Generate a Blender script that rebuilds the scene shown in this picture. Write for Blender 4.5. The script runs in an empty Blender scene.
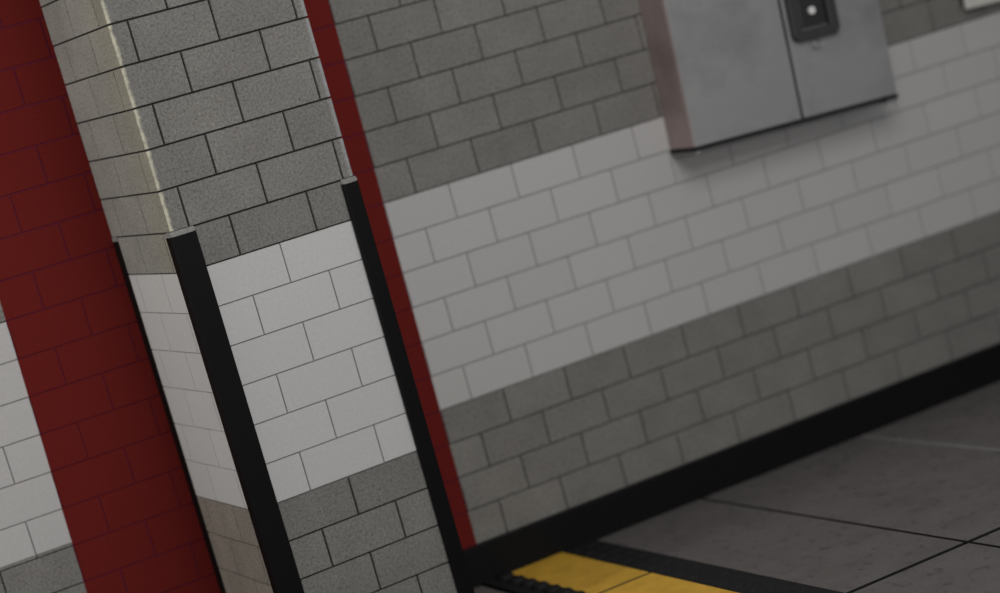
import bpy, bmesh, math, random
from mathutils import Matrix, Vector
random.seed(7)
C = bpy.context.scene.collection
SC = bpy.context.scene

# ------------------------------------------------------------------ materials
class NT:
    """tiny node-tree helper"""
    def __init__(self, name):
        m = bpy.data.materials.new(name); m.use_nodes = True
        self.m = m; self.t = m.node_tree; self.n = self.t.nodes
        self.bsdf = self.n['Principled BSDF']
        self.co = self.n.new('ShaderNodeTexCoord').outputs['Object']
    def link(self, a, b): self.t.links.new(a, b)
    def put(self, sock, v):
        if hasattr(v, 'links') or hasattr(v, 'is_linked'): self.link(v, sock)
        elif isinstance(v, tuple) and len(v) == 3 and sock.type == 'RGBA': sock.default_value = (*v, 1)
        else: sock.default_value = v
    def math(self, op, a, b=0.0, c=0.0, clamp=False):
        k = self.n.new('ShaderNodeMath'); k.operation = op; k.use_clamp = clamp
        self.put(k.inputs[0], a); self.put(k.inputs[1], b); self.put(k.inputs[2], c)
        return k.outputs[0]
    def sep(self):
        k = self.n.new('ShaderNodeSeparateXYZ'); self.link(self.co, k.inputs[0]); return k.outputs
    def noise(self, scale, detail=3, rough=.55, vec=None, stretch=None):
        v = vec or self.co
        if stretch:
            mp = self.n.new('ShaderNodeMapping'); self.link(v, mp.inputs[0]); mp.inputs['Scale'].default_value = stretch; v = mp.outputs[0]
        k = self.n.new('ShaderNodeTexNoise'); self.link(v, k.inputs['Vector'])
        k.inputs['Scale'].default_value = scale; k.inputs['Detail'].default_value = detail; k.inputs['Roughness'].default_value = rough
        return k.outputs['Fac']
    def ramp(self, fac, stops):
        k = self.n.new('ShaderNodeValToRGB'); self.link(fac, k.inputs[0]); e = k.color_ramp.elements
        while len(e) < len(stops): e.new(.5)
        for el, (p, c) in zip(e, stops):
            el.position = p; el.color = (*c, 1) if isinstance(c, tuple) else (c, c, c, 1)
        return k.outputs[0]
    def mix(self, fac, a, b, mode='MIX'):
        k = self.n.new('ShaderNodeMix'); k.data_type = 'RGBA'; k.blend_type = mode
        self.put(k.inputs[0], fac); self.put(k.inputs[6], a); self.put(k.inputs[7], b); return k.outputs[2]
    def bump(self, h, strength=.3, dist=.004):
        k = self.n.new('ShaderNodeBump'); k.inputs['Strength'].default_value = strength; k.inputs['Distance'].default_value = dist
        self.link(h, k.inputs['Height']); self.link(k.outputs[0], self.bsdf.inputs['Normal'])
    def out(self, col, rough=.8, metal=0.0, spec=.3):
        self.put(self.bsdf.inputs['Base Color'], col); self.put(self.bsdf.inputs['Roughness'], rough)
        self.bsdf.inputs['Metallic'].default_value = metal; self.bsdf.inputs['Specular IOR Level'].default_value = spec
        return self.m

def speckle(t, lo=.54, hi=1.32, pits=True, amount=1.0):
    fine = t.ramp(t.noise(78, 4, .75), [(.30, lo), (.70, hi)])
    big = t.ramp(t.noise(4.5, 3, .6), [(.30, .90), (.72, 1.08)])
    c = t.mix(1.0, fine, big, 'MULTIPLY')
    if pits:
        p = t.ramp(t.noise(62, 2, .6), [(.30, .60), (.40, 1.0)])
        c = t.mix(amount, c, t.mix(1.0, c, p, 'MULTIPLY'))
    return c

GREY = (.207, .198, .183); WHITE = (.50, .492, .482); RED = (.119, .0098, .0078)

def masonry(name, z_lo, z_hi, red=None, split=None, mortar=False, wear_and_rim=None, white=WHITE):
    """painted concrete block: grey, with a white band z_lo..z_hi and (on the wall) a red field between two x values"""
    t = NT(name); x, y, z = t.sep()
    if mortar:
        grey, white, redc = (.020, .019, .019), (.17, .165, .16), (.125, .0165, .043); e = .009
    else:
        grey, redc = GREY, RED; e = 0
    up = t.math('GREATER_THAN', z, z_lo - e); dn = t.math('LESS_THAN', z, z_hi - e)
    band = t.math('MULTIPLY', up, dn)
    tone = t.n.new('ShaderNodeAttribute'); tone.attribute_name = 'tone'
    tn = t.math('MULTIPLY_ADD', tone.outputs['Fac'], .13, .935)
    if not mortar:
        sp = speckle(t)
        g = t.mix(1.0, grey, sp, 'MULTIPLY'); w = t.mix(1.0, white, t.ramp(t.noise(60, 3), [(.3, .95), (.7, 1.04)]), 'MULTIPLY')
        col = t.mix(band, g, w)
        k = t.n.new('ShaderNodeCombineXYZ')
        for i in range(3): t.link(tn, k.inputs[i])
        tnm = t.mix(band, k.outputs[0], t.mix(.65, k.outputs[0], (1, 1, 1)))
        col = t.mix(1.0, col, tnm, 'MULTIPLY')
    else:
        col = t.mix(band, grey, white)
    if red:
        lean = lambda k: t.math('MULTIPLY_ADD', z, -k, k * 2.19)
        inr = t.math('MULTIPLY', t.math('GREATER_THAN', t.math('ADD', x, lean(.020)), red[0]), t.math('LESS_THAN', t.math('ADD', x, lean(.0095)), red[1]))
        rr = redc if mortar else t.mix(1.0, redc, t.ramp(t.noise(70, 3), [(.3, .88), (.7, 1.10)]), 'MULTIPLY')
        col = t.mix(inr, col, rr)
    if wear_and_rim:   # rubbed paint and painted rim light along the pillar arrises: distance from the two front edges plus noise
        col = wear_and_rim(t, col, x, y, z)
    t.out(col, .85 if not mortar else .95, 0, .12)
    if not mortar:
        t.bump(t.noise(110, 4, .7), .35, .004)
    return t.m

def plain(name, col, rough=.5, metal=0, spec=.3, var=.08, scale=40, bump=0):
    t = NT(name)
    c = t.mix(1.0, col, t.ramp(t.noise(scale, 3), [(.3, 1 - var), (.7, 1 + var)]), 'MULTIPLY')
    t.out(c, rough, metal, spec)
    if bump: t.bump(t.noise(scale * 2, 3), bump, .003)
    return t.m

# ------------------------------------------------------------------ mesh helpers
def obj(name, bm, mats, parent=None, loc=None, smooth=False):
    me = bpy.data.meshes.new(name); bm.normal_update(); bm.to_mesh(me); bm.free()
    for m in (mats if isinstance(mats, (list, tuple)) else [mats]): me.materials.append(m)
    if smooth:
        for p in me.polygons: p.use_smooth = True
    o = bpy.data.objects.new(name, me); C.objects.link(o)
    if parent: o.parent = parent
    if loc: o.location = loc
    return o
def thing(name, label, cat, loc=(0, 0, 0), rot=(0, 0, 0), group=None):
    o = bpy.data.objects.new(name, None); C.objects.link(o); o.empty_display_size = .1
    o.location = loc; o.rotation_euler = rot; tag(o, label, cat, group); return o
def tag(o, label, cat, group=None):
    o['label'] = label; o['category'] = cat; o['kind'] = 'thing'
    if group: o['group'] = group
    return o
def struct(o): o['kind'] = 'structure'; return o
def box(bm, x0, x1, y0, y1, z0, z1, bev=0, mi=0, seg=2):
    vs = [bm.verts.new((x, y, z)) for x in (x0, x1) for y in (y0, y1) for z in (z0, z1)]
    fs = [bm.faces.new([vs[i] for i in q]) for q in ((0, 1, 3, 2), (4, 6, 7, 5), (0, 4, 5, 1), (2, 3, 7, 6), (0, 2, 6, 4), (1, 5, 7, 3))]
    for f in fs: f.material_index = mi
    if bev:
        es = list({e for f in fs for e in f.edges})
        r = bmesh.ops.bevel(bm, geom=es, offset=bev, segments=seg, affect='EDGES', profile=.5)
        for f in r['faces']: f.material_index = mi
    return vs
def prism(bm, pts, z0, z1, mi=0):
    """closed vertical prism over a counter-clockwise outline"""
    a = [bm.verts.new((x, y, z0)) for x, y in pts]; b = [bm.verts.new((x, y, z1)) for x, y in pts]
    n = len(pts); fs = [bm.faces.new(a[::-1]), bm.faces.new(b)]
    for i in range(n): fs.append(bm.faces.new((a[i], a[(i + 1) % n], b[(i + 1) % n], b[i])))
    for f in fs: f.material_index = mi
    return fs
def rrect(x0, x1, z0, z1, r, n=5):
    out = []
    for cx, cz, a0 in ((x1 - r, z1 - r, 0), (x0 + r, z1 - r, 90), (x0 + r, z0 + r, 180), (x1 - r, z0 + r, 270)):
        for i in range(n + 1):
            a = math.radians(a0 + 90 * i / n); out.append((cx + r * math.cos(a), cz + r * math.sin(a)))
    return out
def plate(bm, pts, y0, y1, mi=0):
    """outline in x,z (counter-clockwise seen from the front, -y) extruded from y0 (front) to y1"""
    a = [bm.verts.new((x, y0, z)) for x, z in pts]; b = [bm.verts.new((x, y1, z)) for x, z in pts]
    n = len(pts); fs = [bm.faces.new(a), bm.faces.new(b[::-1])]
    for i in range(n): fs.append(bm.faces.new((a[i], b[i], b[(i + 1) % n], a[(i + 1) % n])))
    for f in fs: f.material_index = mi
def frame_plate(bm, outer, inner, y0, y1, mi=0):
    """a ring between two outlines with the same number of points, extruded y0..y1"""
    n = len(outer)
    A = [bm.verts.new((x, y0, z)) for x, z in outer]; B = [bm.verts.new((x, y0, z)) for x, z in inner]
    D = [bm.verts.new((x, y1, z)) for x, z in outer]; E = [bm.verts.new((x, y1, z)) for x, z in inner]
    for i in range(n):
        j = (i + 1) % n
        for q in ((A[i], A[j], B[j], B[i]), (D[i], E[i], E[j], D[j]), (A[i], D[i], D[j], A[j]), (B[i], B[j], E[j], E[i])):
            bm.faces.new(q).material_index = mi

# ------------------------------------------------------------------ block courses
def panel(bm, lay, p0, p1, n, z0, z1, q0, q1, g, d, j0, j1, tone, mi=0):
    """one block face between plan points p0,p1 (outer face) and q0,q1 (groove bottom); g = half groove"""
    p0, p1, q0, q1 = Vector(p0), Vector(p1), Vector(q0), Vector(q1)
    u = (p1 - p0).normalized()
    o0 = p0 + u * (g if j0 else 0); o1 = p1 - u * (g if j1 else 0)
    i0 = q0 + u * (g * .55 if j0 else 0); i1 = q1 - u * (g * .55 if j1 else 0)
    zi0, zi1, zo0, zo1 = z0 + g * .55, z1 - g * .55, z0 + g, z1 - g
    V = lambda p, z: bm.verts.new((p.x, p.y, z))
    a, b, c, e = V(o0, zo0), V(o1, zo0), V(o1, zo1), V(o0, zo1)
    A, B, D, E = V(i0, zi0), V(i1, zi0), V(i1, zi1), V(i0, zi1)
    fs = [bm.faces.new((a, b, c, e)), bm.faces.new((A, B, b, a)), bm.faces.new((c, D, E, e)) if False else bm.faces.new((e, c, D, E))]
    if j0: fs.append(bm.faces.new((A, a, e, E)))
    if j1: fs.append(bm.faces.new((b, B, D, c)))
    for f in fs: f.material_index = mi; f[lay] = tone

# pillar frame: local origin = front left corner on the floor
TH = 0.05736
PX, PY = 0.0, -0.9507
PW, PL, PRr = 0.9804, 0.9522, 0.896        # front width, depth on the left, depth on the right
ZT = 2.2315; H = 0.2; L = 0.4133           # top of white band, course, block length
TOPZ = 4.6315

def wear_and_rim(t, col, x, y, z):
    n = t.noise(26, 4, .65)
    n2 = t.noise(7, 3, .6)
    # front left arris, cream
    d1 = t.math('MAXIMUM', t.math('ABSOLUTE', x), t.math('ABSOLUTE', y))
    d1 = t.math('ADD', d1, t.math('MULTIPLY', t.math('SUBTRACT', n, .5), .038))
    m1 = t.ramp(d1, [(.001, 1.0), (.018, 0.0)])
    # front right arris: wear mixed with bluish rim light, painted pale grey
    d2 = t.math('MAXIMUM', t.math('ABSOLUTE', t.math('SUBTRACT', x, PW)), t.math('ABSOLUTE', y))
    d2 = t.math('ADD', d2, t.math('MULTIPLY', t.math('SUBTRACT', n, .5), .038))
    m2 = t.ramp(d2, [(.004, 1.0), (.028, 0.0)])
    # warm tint on the side face, fading away from the arris
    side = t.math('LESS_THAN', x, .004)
    d3 = t.math('ADD', y, t.math('MULTIPLY', t.math('SUBTRACT', n2, .5), .5))
    m3 = t.math('MULTIPLY', side, t.ramp(d3, [(.06, .65), (.42, 0.0)]))
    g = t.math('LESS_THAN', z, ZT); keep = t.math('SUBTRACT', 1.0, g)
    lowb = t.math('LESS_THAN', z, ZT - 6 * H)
    col = t.mix(t.math('MULTIPLY', side, keep), col, t.mix(1.0, col, (1.32, 1.32, 1.29), 'MULTIPLY'))   # side face above the white band multiplied paler
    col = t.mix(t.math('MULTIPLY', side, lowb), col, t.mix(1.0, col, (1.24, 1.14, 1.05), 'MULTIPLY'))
    col = t.mix(t.math('MULTIPLY', m3, keep), col, t.mix(1.0, col, (1.10, 1.05, .88), 'MULTIPLY'))
    col = t.mix(t.math('MULTIPLY', m1, .82), col, (.62, .60, .46))
    col = t.mix(t.math('MULTIPLY', m2, .60), col, (.48, .485, .50))
    return col

M_pillar = masonry('pillar_block', ZT - 6 * H, ZT, wear_and_rim=wear_and_rim)
M_pmortar = masonry('pillar_mortar', ZT - 6 * H, ZT, mortar=True)

def build_pillar():
    root = thing('pillar', 'square grey and white block pillar with black corner guards standing against the red painted wall', 'pillar',
                 (PX, PY, 0), (0, 0, TH))
    bm = bmesh.new(); lay = bm.faces.layers.float.new('tone')
    c, d = .011, .008
    # core (mortar)
    k = d * .4142
    core = [(c + k - .0, d), (PW - c - k, d), (PW - d, c + k), (PW - d, PRr), (d, PL), (d, c + k)]
    for f in prism(bm, core, 0, TOPZ - .004, 1): f[lay] = .5
    rows = range(12, -12, -1)
    for r in rows:
        z1 = ZT + H * r; z0 = max(0.0, z1 - H)
        if z1 <= 0.02: continue
        white = -6 < r <= 0
        g = .0034 if white else .0060
        even = (r % 2 == 0)
        # front
        js = [.0942 + n * L + (0 if even else L / 2) for n in range(-2, 4)]; js = [v for v in js if .03 < v < PW - .03]
        xs = [c] + js + [PW - c]
        for i in range(len(xs) - 1):
            a, b = xs[i], xs[i + 1]
            qa = a if i else core[0][0]; qb = b if i < len(xs) - 2 else core[1][0]
            panel(bm, lay, (a, 0), (b, 0), None, z0, z1, (qa, d), (qb, d), g, d, i > 0, i < len(xs) - 2, random.random())
        # left (runs from back to front so the normal points -x)
        js = [.3428 + n * L - (0 if even else L / 2) for n in range(-2, 4)]; js = [v for v in js if .05 < v < PL - .03]
        ys = [PL] + js[::-1] + [c]
        for i in range(len(ys) - 1):
            a, b = ys[i], ys[i + 1]
            qb = b if i < len(ys) - 2 else core[5][1]
            panel(bm, lay, (0, a), (0, b), None, z0, z1, (d, a), (d, qb), g * .8, d, i > 0, i < len(ys) - 2, random.random())
        # right
        js = [.25 + n * L - (0 if even else L / 2) for n in range(-2, 4)]; js = [v for v in js if .05 < v < PRr - .03]
        ys = [c] + js + [PRr]
        for i in range(len(ys) - 1):
            a, b = ys[i], ys[i + 1]
            qa = a if i else core[2][1]
            panel(bm, lay, (PW, a), (PW, b), None, z0, z1, (PW - d, qa), (PW - d, b), g, d, i > 0, i < len(ys) - 2, random.random())
        # arrises
        panel(bm, lay, (0, c), (c, 0), None, z0, z1, core[5], core[0], g, d, False, False, .5)
        panel(bm, lay, (PW - c, 0), (PW, c), None, z0, z1, core[1], core[2], g, d, False, False, .5)
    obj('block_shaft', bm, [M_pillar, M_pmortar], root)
    # corner guards
    gt = ZT + H + .003; T = .015
    def guard(pts, ends, soft=.0055):
        """pts: plan outline; ends: the same outline drawn in, for the sloping top, coloured as a highlight"""
        b = bmesh.new(); n = len(pts)
        lo = [b.verts.new((x, y, 0)) for x, y in pts]; mid = [b.verts.new((x, y, gt - .024)) for x, y in pts]
        top = [b.verts.new((x, y, gt)) for x, y in ends]
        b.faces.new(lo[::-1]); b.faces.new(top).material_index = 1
        side = []
        for i in range(n):
            j = (i + 1) % n
            side.append(b.faces.new((lo[i], lo[j], mid[j], mid[i])))
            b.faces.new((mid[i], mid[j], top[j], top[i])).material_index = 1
        es = [e for f in side for e in f.edges if abs(e.verts[0].co.z - e.verts[1].co.z) > 1]
        bmesh.ops.bevel(b, geom=list(set(es)), offset=soft, segments=3, affect='EDGES', profile=.5)
        o = obj('corner_guard', b, [M_guard, M_guard_glint], root); o['label'] = 'black corner guard'; return o
    e = .0005; t = .004
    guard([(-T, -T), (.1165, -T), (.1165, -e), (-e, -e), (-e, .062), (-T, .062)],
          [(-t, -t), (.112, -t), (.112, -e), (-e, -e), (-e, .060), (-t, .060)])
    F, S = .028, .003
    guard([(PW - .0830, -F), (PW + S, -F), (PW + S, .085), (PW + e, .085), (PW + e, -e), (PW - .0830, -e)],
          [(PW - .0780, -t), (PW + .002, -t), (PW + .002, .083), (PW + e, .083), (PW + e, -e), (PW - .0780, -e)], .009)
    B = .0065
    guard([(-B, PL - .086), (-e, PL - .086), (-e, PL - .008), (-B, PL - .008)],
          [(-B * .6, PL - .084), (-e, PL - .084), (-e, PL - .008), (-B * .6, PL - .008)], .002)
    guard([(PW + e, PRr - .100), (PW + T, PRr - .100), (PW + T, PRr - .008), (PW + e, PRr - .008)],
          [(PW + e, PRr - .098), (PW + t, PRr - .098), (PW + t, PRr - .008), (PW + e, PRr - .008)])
    return root

M_guard = plain('black_rubber', (.0042, .0041, .0044), .5, 0, .10, .15, 60)
M_guard_glint = plain('guard_top_glint', (.20, .195, .186), .6, 0, .3, .2, 60)  # grey paints the light caught on the black guard tops
build_pillar()

# ------------------------------------------------------------------ back wall
WZ = 2.1859; WH = .1964; WL = .392
RX0, RX1 = -.698, 1.4231
WX0, WX1, WTOP = -4.0, 9.0, 4.55
M_wall = masonry('wall_block', WZ - 6 * WH, WZ, (RX0, RX1), white=(.450, .437, .428))
M_wmortar = masonry('wall_mortar', WZ - 6 * WH, WZ, (RX0, RX1), mortar=True)
def build_wall():
    bm = bmesh.new(); lay = bm.faces.layers.float.new('tone'); d = .007
    vs = box(bm, WX0, WX1, d, .25, 0, WTOP, mi=1)
    for f in bm.faces: f[lay] = .5
    xs_split = .3
    for part in (0, 1):
        zt, h = (2.184, .1995) if part == 0 else (WZ, WH)
        a0, a1 = (WX0, xs_split) if part == 0 else (xs_split, WX1)
        for r in range(12, -13, -1):
            z1 = min(zt + h * r, WTOP); z0 = max(0.0, zt + h * r - h)
            if z1 <= .02 or z0 >= WTOP - .02: continue
            odd = r % 2 != 0
            ph = 1.6188 + (0 if odd else .5) * WL + (0 if part else .60 * WL)
            n0 = math.floor((a0 - ph) / WL); js = []
            n = n0
            while ph + n * WL < a1:
                v = ph + n * WL
                if v > a0 + .02 and v < a1 - .02: js.append(v)
                n += 1
            sk = (.0095 if part else .020) * ((z0 + z1) / 2 - 2.19)      # the courses lean a little
            js = [v + sk for v in js]
            xs = [a0] + js + [a1]
            white = -6 < r <= 0
            g = .0036 if white else .0048
            for i in range(len(xs) - 1):
                panel(bm, lay, (xs[i], 0), (xs[i + 1], 0), None, z0, z1, (xs[i], d), (xs[i + 1], d), g, d, i > 0, i < len(xs) - 2, random.random())
    return struct(obj('wall_back', bm, [M_wall, M_wmortar]))
build_wall()

# ------------------------------------------------------------------ baseboards
M_base = plain('baseboard_black', (.0055, .0054, .0058), .55, 0, .12, .15, 30)
def baseboard(name, x0, x1):
    bm = bmesh.new(); box(bm, x0, x1, -.03, -.0005, 0, .222, .006)
    return struct(obj(name, bm, M_base))
baseboard('baseboard_right', 1.048, WX1)
baseboard('baseboard_left', WX0, -.075)

# ------------------------------------------------------------------ floor
def floor_mat(name, mortar=False):
    t = NT(name)
    c = t.mix(1.0, (.122, .1105, .107), speckle(t, .80, 1.16, True, .6), 'MULTIPLY')
    sc = t.ramp(t.noise(3.2, 5, .62), [(.30, .86), (.46, 1.0), (.72, 1.06)])
    c = t.mix(1.0, c, sc, 'MULTIPLY')
    spots = t.ramp(t.noise(11, 2, .5, stretch=(1.6, 1.0, 1)), [(.30, .62), (.42, 1.0)])
    c = t.mix(.8, c, t.mix(1.0, c, spots, 'MULTIPLY'))
    t.out(c, t.ramp(t.noise(8, 3), [(.3, .55), (.7, .75)]), 0, .3)
    t.bump(t.noise(70, 4, .65), .25, .004)
    return t.m
M_floor = floor_mat('floor_concrete')
M_fjoint = plain('floor_joint', (.012, .0115, .0115), .9)
M_joint_glint = plain('joint_edge_glint', (.175, .170, .166), .7, 0, .3, .2, 25)  # pale strip paints the light caught along one tile joint edge
def build_floor():
    bm = bmesh.new(); g = .011; h = .018
    box(bm, -8, 10, -11, .25, -.2, -.035, mi=1)
    xs = [-8, -5.6, -4.2, -2.8, -1.4, 0.0, 1.36, 2.811, 3.9585, 5.106, 6.253, 7.4, 8.55, 10]
    ys = [-11, -9.6, -7.2, -4.8, -2.392, .25]
    for i in range(len(xs) - 1):
        for j in range(len(ys) - 1):
            gl = .022 if abs(xs[i] - 3.9585) < .01 else g
            gr = .022 if abs(xs[i + 1] - 3.9585) < .01 else g
            n0 = len(bm.faces); box(bm, xs[i] + gl, xs[i + 1] - gr, ys[j] + h, ys[j + 1] - (h if j < len(ys) - 2 else 0), -.035, 0, mi=0)
            bm.faces.ensure_lookup_table(); bm.normal_update()
            for f in bm.faces[n0:]:
                if f.normal.z < .5: f.material_index = 1
    box(bm, 3.9370, 3.9800, -11, .25, -.035, -.0012, mi=2)
    for v in bm.verts: v.co.x -= .0574 * v.co.y
    return struct(obj('floor', bm, [M_floor, M_fjoint, M_joint_glint]))
build_floor()

# ------------------------------------------------------------------ yellow paving slabs and black studded edging
def yellow_mat():
    t = NT('yellow_paint')
    c = t.mix(1.0, (.62, .355, .040), t.ramp(t.noise(7, 4, .6), [(.3, .86), (.7, 1.12)]), 'MULTIPLY')
    c = t.mix(1.0, c, t.ramp(t.noise(70, 3, .6), [(.3, .92), (.7, 1.07)]), 'MULTIPLY')
    t.out(c, .55, 0, .35); t.bump(t.noise(60, 3), .15, .003); return t.m
M_yel = yellow_mat()
def skew(bm):
    for v in bm.verts: v.co.x -= .0574 * v.co.y + .021
def yslab(y0, y1, label, sealed):
    bm = bmesh.new(); box(bm, 1.5475, 1.8925, y0, y1, 0.0, .010, .0015)
    if sealed: box(bm, 1.5475, 1.8925, y0 - .0245, y0 - .0002, 0, .0095, 0, 1)
    skew(bm)
    return tag(obj('yellow_paving_slab', bm, [M_yel, M_fjoint]), label, 'paving slab', 'yellow slabs of the warning line')
yslab(-.978, -.031, 'short yellow paving slab whose end touches the black baseboard', True)
yslab(-2.75, -1.003, 'yellow paving slab cut off by the bottom edge, beyond the joint from the baseboard slab', False)

M_stud = plain('black_studded_rubber', (.0125, .012, .0125), .6, 0, .2, .3, 70, .4)
def dome(bm, cx, cy, z, r, h, n=14):
    rings = []
    for rr, zz in ((r, 0), (r * .93, h * .5), (r * .78, h * .88), (r * .5, h)):
        rings.append([bm.verts.new((cx + rr * math.cos(2 * math.pi * i / n), cy + rr * math.sin(2 * math.pi * i / n), z + zz)) for i in range(n)])
    for a, b in zip(rings, rings[1:]):
        for i in range(n): bm.faces.new((a[i], a[(i + 1) % n], b[(i + 1) % n], b[i]))
    bm.faces.new(rings[-1])
def edging(x0, x1, dome_x, label, hd=.021):
    bm = bmesh.new(); box(bm, x0, x1, -2.75, -.031, 0, .012, .0008)
    y = -.10
    while y > -2.7:
        for dx in dome_x: dome(bm, dx, y, .0118, .050 if len(dome_x) < 2 or dome_x[0] < 1.6 else .045, hd)
        y -= .135
    skew(bm)
    return tag(obj('studded_edging', bm, M_stud), label, 'edging strip', 'black edging strips of the warning line')
edging(1.385, 1.5465, (1.494,), 'narrow black studded edging strip between the pillar and the yellow slabs')
edging(1.8935, 2.100, (1.945, 2.045), 'broad black edging strip between the yellow slabs and the open grey floor', .006)

# ------------------------------------------------------------------ wall cabinet
def steel(name, col, rough, streak=(1, 1, 55), metal=.5):
    t = NT(name)
    s = t.noise(6, 4, .6, stretch=streak)
    c = t.mix(1.0, col, t.ramp(s, [(.3, .93), (.7, 1.05)]), 'MULTIPLY')
    b = t.noise(2.6, 3, .55)
    c = t.mix(1.0, c, t.ramp(b, [(.30, .76), (.56, 1.05)]), 'MULTIPLY')  # mottling stands in for blotchy reflections in the steel
    t.out(c, t.ramp(b, [(.3, rough + .1), (.7, rough)]), metal, .4)
    t.bump(s, .05, .002)
    return t.m
M_steel = steel('brushed_steel', (.350, .342, .340), .42)
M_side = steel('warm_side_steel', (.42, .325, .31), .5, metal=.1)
M_seal = plain('black_seal', (.012, .012, .013), .6)
M_case = plain('black_latch_plastic', (.040, .038, .039), .45, 0, .4)
M_case2 = plain('dark_latch_plate', (.024, .0235, .024), .4, 0, .4)
M_btn = plain('pale_button', (.72, .71, .69), .4, 0, .5, .05)
M_plate = steel('grey_base_plate', (.27, .265, .26), .5)
def build_cabinet():
    W, D, HH = 1.388, .2935, 1.60
    r = thing('wall_mounted_cabinet', 'brushed steel two-door cabinet with a black latch hung high on the block wall', 'cabinet', (3.194, -.001, 1.990), (0, .043, 0))
    b = bmesh.new(); box(b, 0, W, -D + .017, 0, 0, HH, .006, 0)
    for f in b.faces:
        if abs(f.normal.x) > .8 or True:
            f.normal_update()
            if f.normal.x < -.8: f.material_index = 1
    obj('body', b, [M_steel, M_side], r)
    seam = .7255
    for x0, x1 in ((.002, seam - .009), (seam + .009, W - .002)):
        b = bmesh.new(); box(b, x0, x1, -D, -D + .016, .003, HH - .003, .002, 0)
        b.normal_update()
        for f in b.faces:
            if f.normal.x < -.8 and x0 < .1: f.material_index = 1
        obj('door', b, [M_steel, M_side], r)
    b = bmesh.new(); box(b, seam - .0088, seam + .0088, -D + .004, -D + .0165, .003, HH - .003)  # dark strip added in the door gap to paint its shade
    o = obj('door_gap_shade', b, M_seal, r); o['label'] = 'dark strip standing for the shade in the gap between the doors'
    b = bmesh.new(); box(b, -.004, W + .004, -D - .004, 0, -.020, -.0005, .002)
    o = obj('seal', b, M_seal, r); o['label'] = 'black rubber seal along the bottom edge'
    b = bmesh.new()
    pts = [(.036, 0), (.036, -D + .05), (W - .077, -D + .05), (W - .077, 0)]
    prism(b, pts, -.034, -.0205); o = obj('base_plate', b, M_plate, r)
    for x0, x1 in ((0, .034), (W - .075, W)):
        b = bmesh.new(); box(b, x0, x1, -D + .002, 0, -.040, -.0207, .005); obj('mounting_foot', b, M_plate, r)
    # latch
    x0, x1, z0, z1 = .754, 1.066, .428, .815
    f = -D
    b = bmesh.new()
    frame_plate(b, rrect(x0, x1, z0, z1, .045), rrect(x0 + .058, x1 - .062, z0 + .060, z1 - .06, .008), f - .045, f - .0005)
    la = obj('latch', b, M_case, r); la['label'] = 'black latch housing'
    bv = la.modifiers.new('bevel', 'BEVEL'); bv.width = .006; bv.segments = 2; bv.limit_method = 'ANGLE'
    b = bmesh.new(); box(b, x0 + .070, x1 - .074, f - .026, f - .0005, z0 + .072, z1 - .072, .006)
    obj('latch_plate', b, M_case2, la)
    b = bmesh.new(); n = 20; cx, cz = .903, .588
    plate(b, [(cx + 0.022 * math.cos(2 * math.pi * i / n), cz + .022 * math.sin(2 * math.pi * i / n)) for i in range(n)], f - .040, f - .0262)
    o = obj('button', b, M_btn, la); o['label'] = 'pale round button'
    # small steel ring hanging under the latch
    b = bmesh.new(); R, rr, N, K = .029, .0055, 22, 8; cx, cz = .911, .398
    vv = [[b.verts.new((cx + (R + rr * math.cos(q)) * math.cos(a), f - .012 + rr * math.sin(q), cz + (R * .95 + rr * math.cos(q)) * math.sin(a)))
           for q in [2 * math.pi * k / K for k in range(K)]] for a in [2 * math.pi * i / N for i in range(N)]]
    for i in range(N):
        for k in range(K): b.faces.new((vv[i][k], vv[(i + 1) % N][k], vv[(i + 1) % N][(k + 1) % K], vv[i][(k + 1) % K]))
    o = obj('pull_ring', b, M_steel, r, smooth=True)
    return r
build_cabinet()

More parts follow.
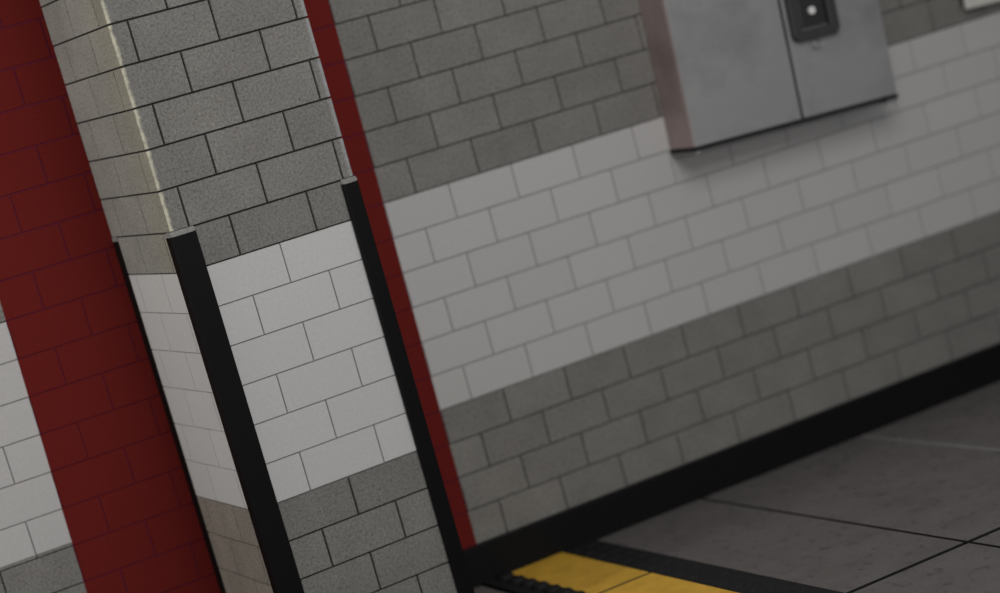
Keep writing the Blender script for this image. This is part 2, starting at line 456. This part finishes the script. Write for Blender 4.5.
# ------------------------------------------------------------------ pale panel cut off by the photo's corner
def build_panel():
    r = thing('wall_mounted_box', 'cream white box fixed to the grey blocks right of the cabinet, mostly out of view', 'wall box', (5.352, -.001, 2.262), (0, .05, 0))
    M_cr = plain('cream_paint', (.56, .545, .50), .5, 0, .35, .05)
    b = bmesh.new(); box(b, .02, .78, -.045, 0, .022, .58, .004); obj('back_box', b, M_seal, r)
    b = bmesh.new(); box(b, 0, .8, -.085, -.0455, 0, .6, .012); obj('front_cover', b, M_cr, r)
build_panel()

# ------------------------------------------------------------------ light
w = bpy.data.worlds.new('world'); SC.world = w; w.use_nodes = True
w.node_tree.nodes['Background'].inputs[0].default_value = (.93, .97, 1.0, 1)
w.node_tree.nodes['Background'].inputs[1].default_value = .21
def area(name, loc, target, size, power, col=(1, 1, 1), spread=180):
    l = bpy.data.lights.new(name, 'AREA'); l.shape = 'RECTANGLE'; l.size, l.size_y = size; l.energy = power; l.color = col
    l.spread = math.radians(spread)
    o = bpy.data.objects.new(name, l); C.objects.link(o); o.location = loc
    o.rotation_euler = (Vector(target) - Vector(loc)).to_track_quat('-Z', 'Y').to_euler()
area('ceiling_lamp', (1.4, -6.4, 5.7), (1.0, -.3, 1.8), (3.6, 3.0), 200, (1, .985, .965))
area('low_front_fill', (.4, -15, 3.4), (.6, 0, 1.6), (7.0, 2.2), 290, (.97, .98, 1))  # added fill behind the camera, lifts the shade under the cabinet
area('passage_lamp', (-5.2, -1.5, 3.9), (-.2, -.6, 2.4), (1.2, 1.2), 135, (1, .975, .935))

# ------------------------------------------------------------------ camera
cam = bpy.data.cameras.new('camera'); co = bpy.data.objects.new('camera', cam); C.objects.link(co)
R = Matrix(((0.8748155959036513, 0.3134579114170535, -0.3693803066404571),
            (-0.40747862494600545, 0.06369819093421478, -0.910990510753993),
            (-0.2620283255219788, 0.9474632859598132, 0.18345156958276743)))
co.matrix_world = Matrix.Translation((-2.5372, -10.637, 3.0935)) @ R.to_4x4()
cam.sensor_width = 36; cam.sensor_fit = 'HORIZONTAL'; cam.lens = 2097.0366 / 1000 * 36
cam.shift_x = -(501.0087 - 500) / 1000; cam.shift_y = (399.5159 - 296.5) / 1000
cam.clip_end = 100
cam.dof.use_dof = True; cam.dof.focus_distance = 9.95; cam.dof.aperture_fstop = .55
SC.camera = co
SC.view_settings.view_transform = 'Standard'; SC.view_settings.look = 'None'
SC.view_settings.exposure = 0; SC.view_settings.gamma = 1; SC.view_settings.use_curve_mapping = False
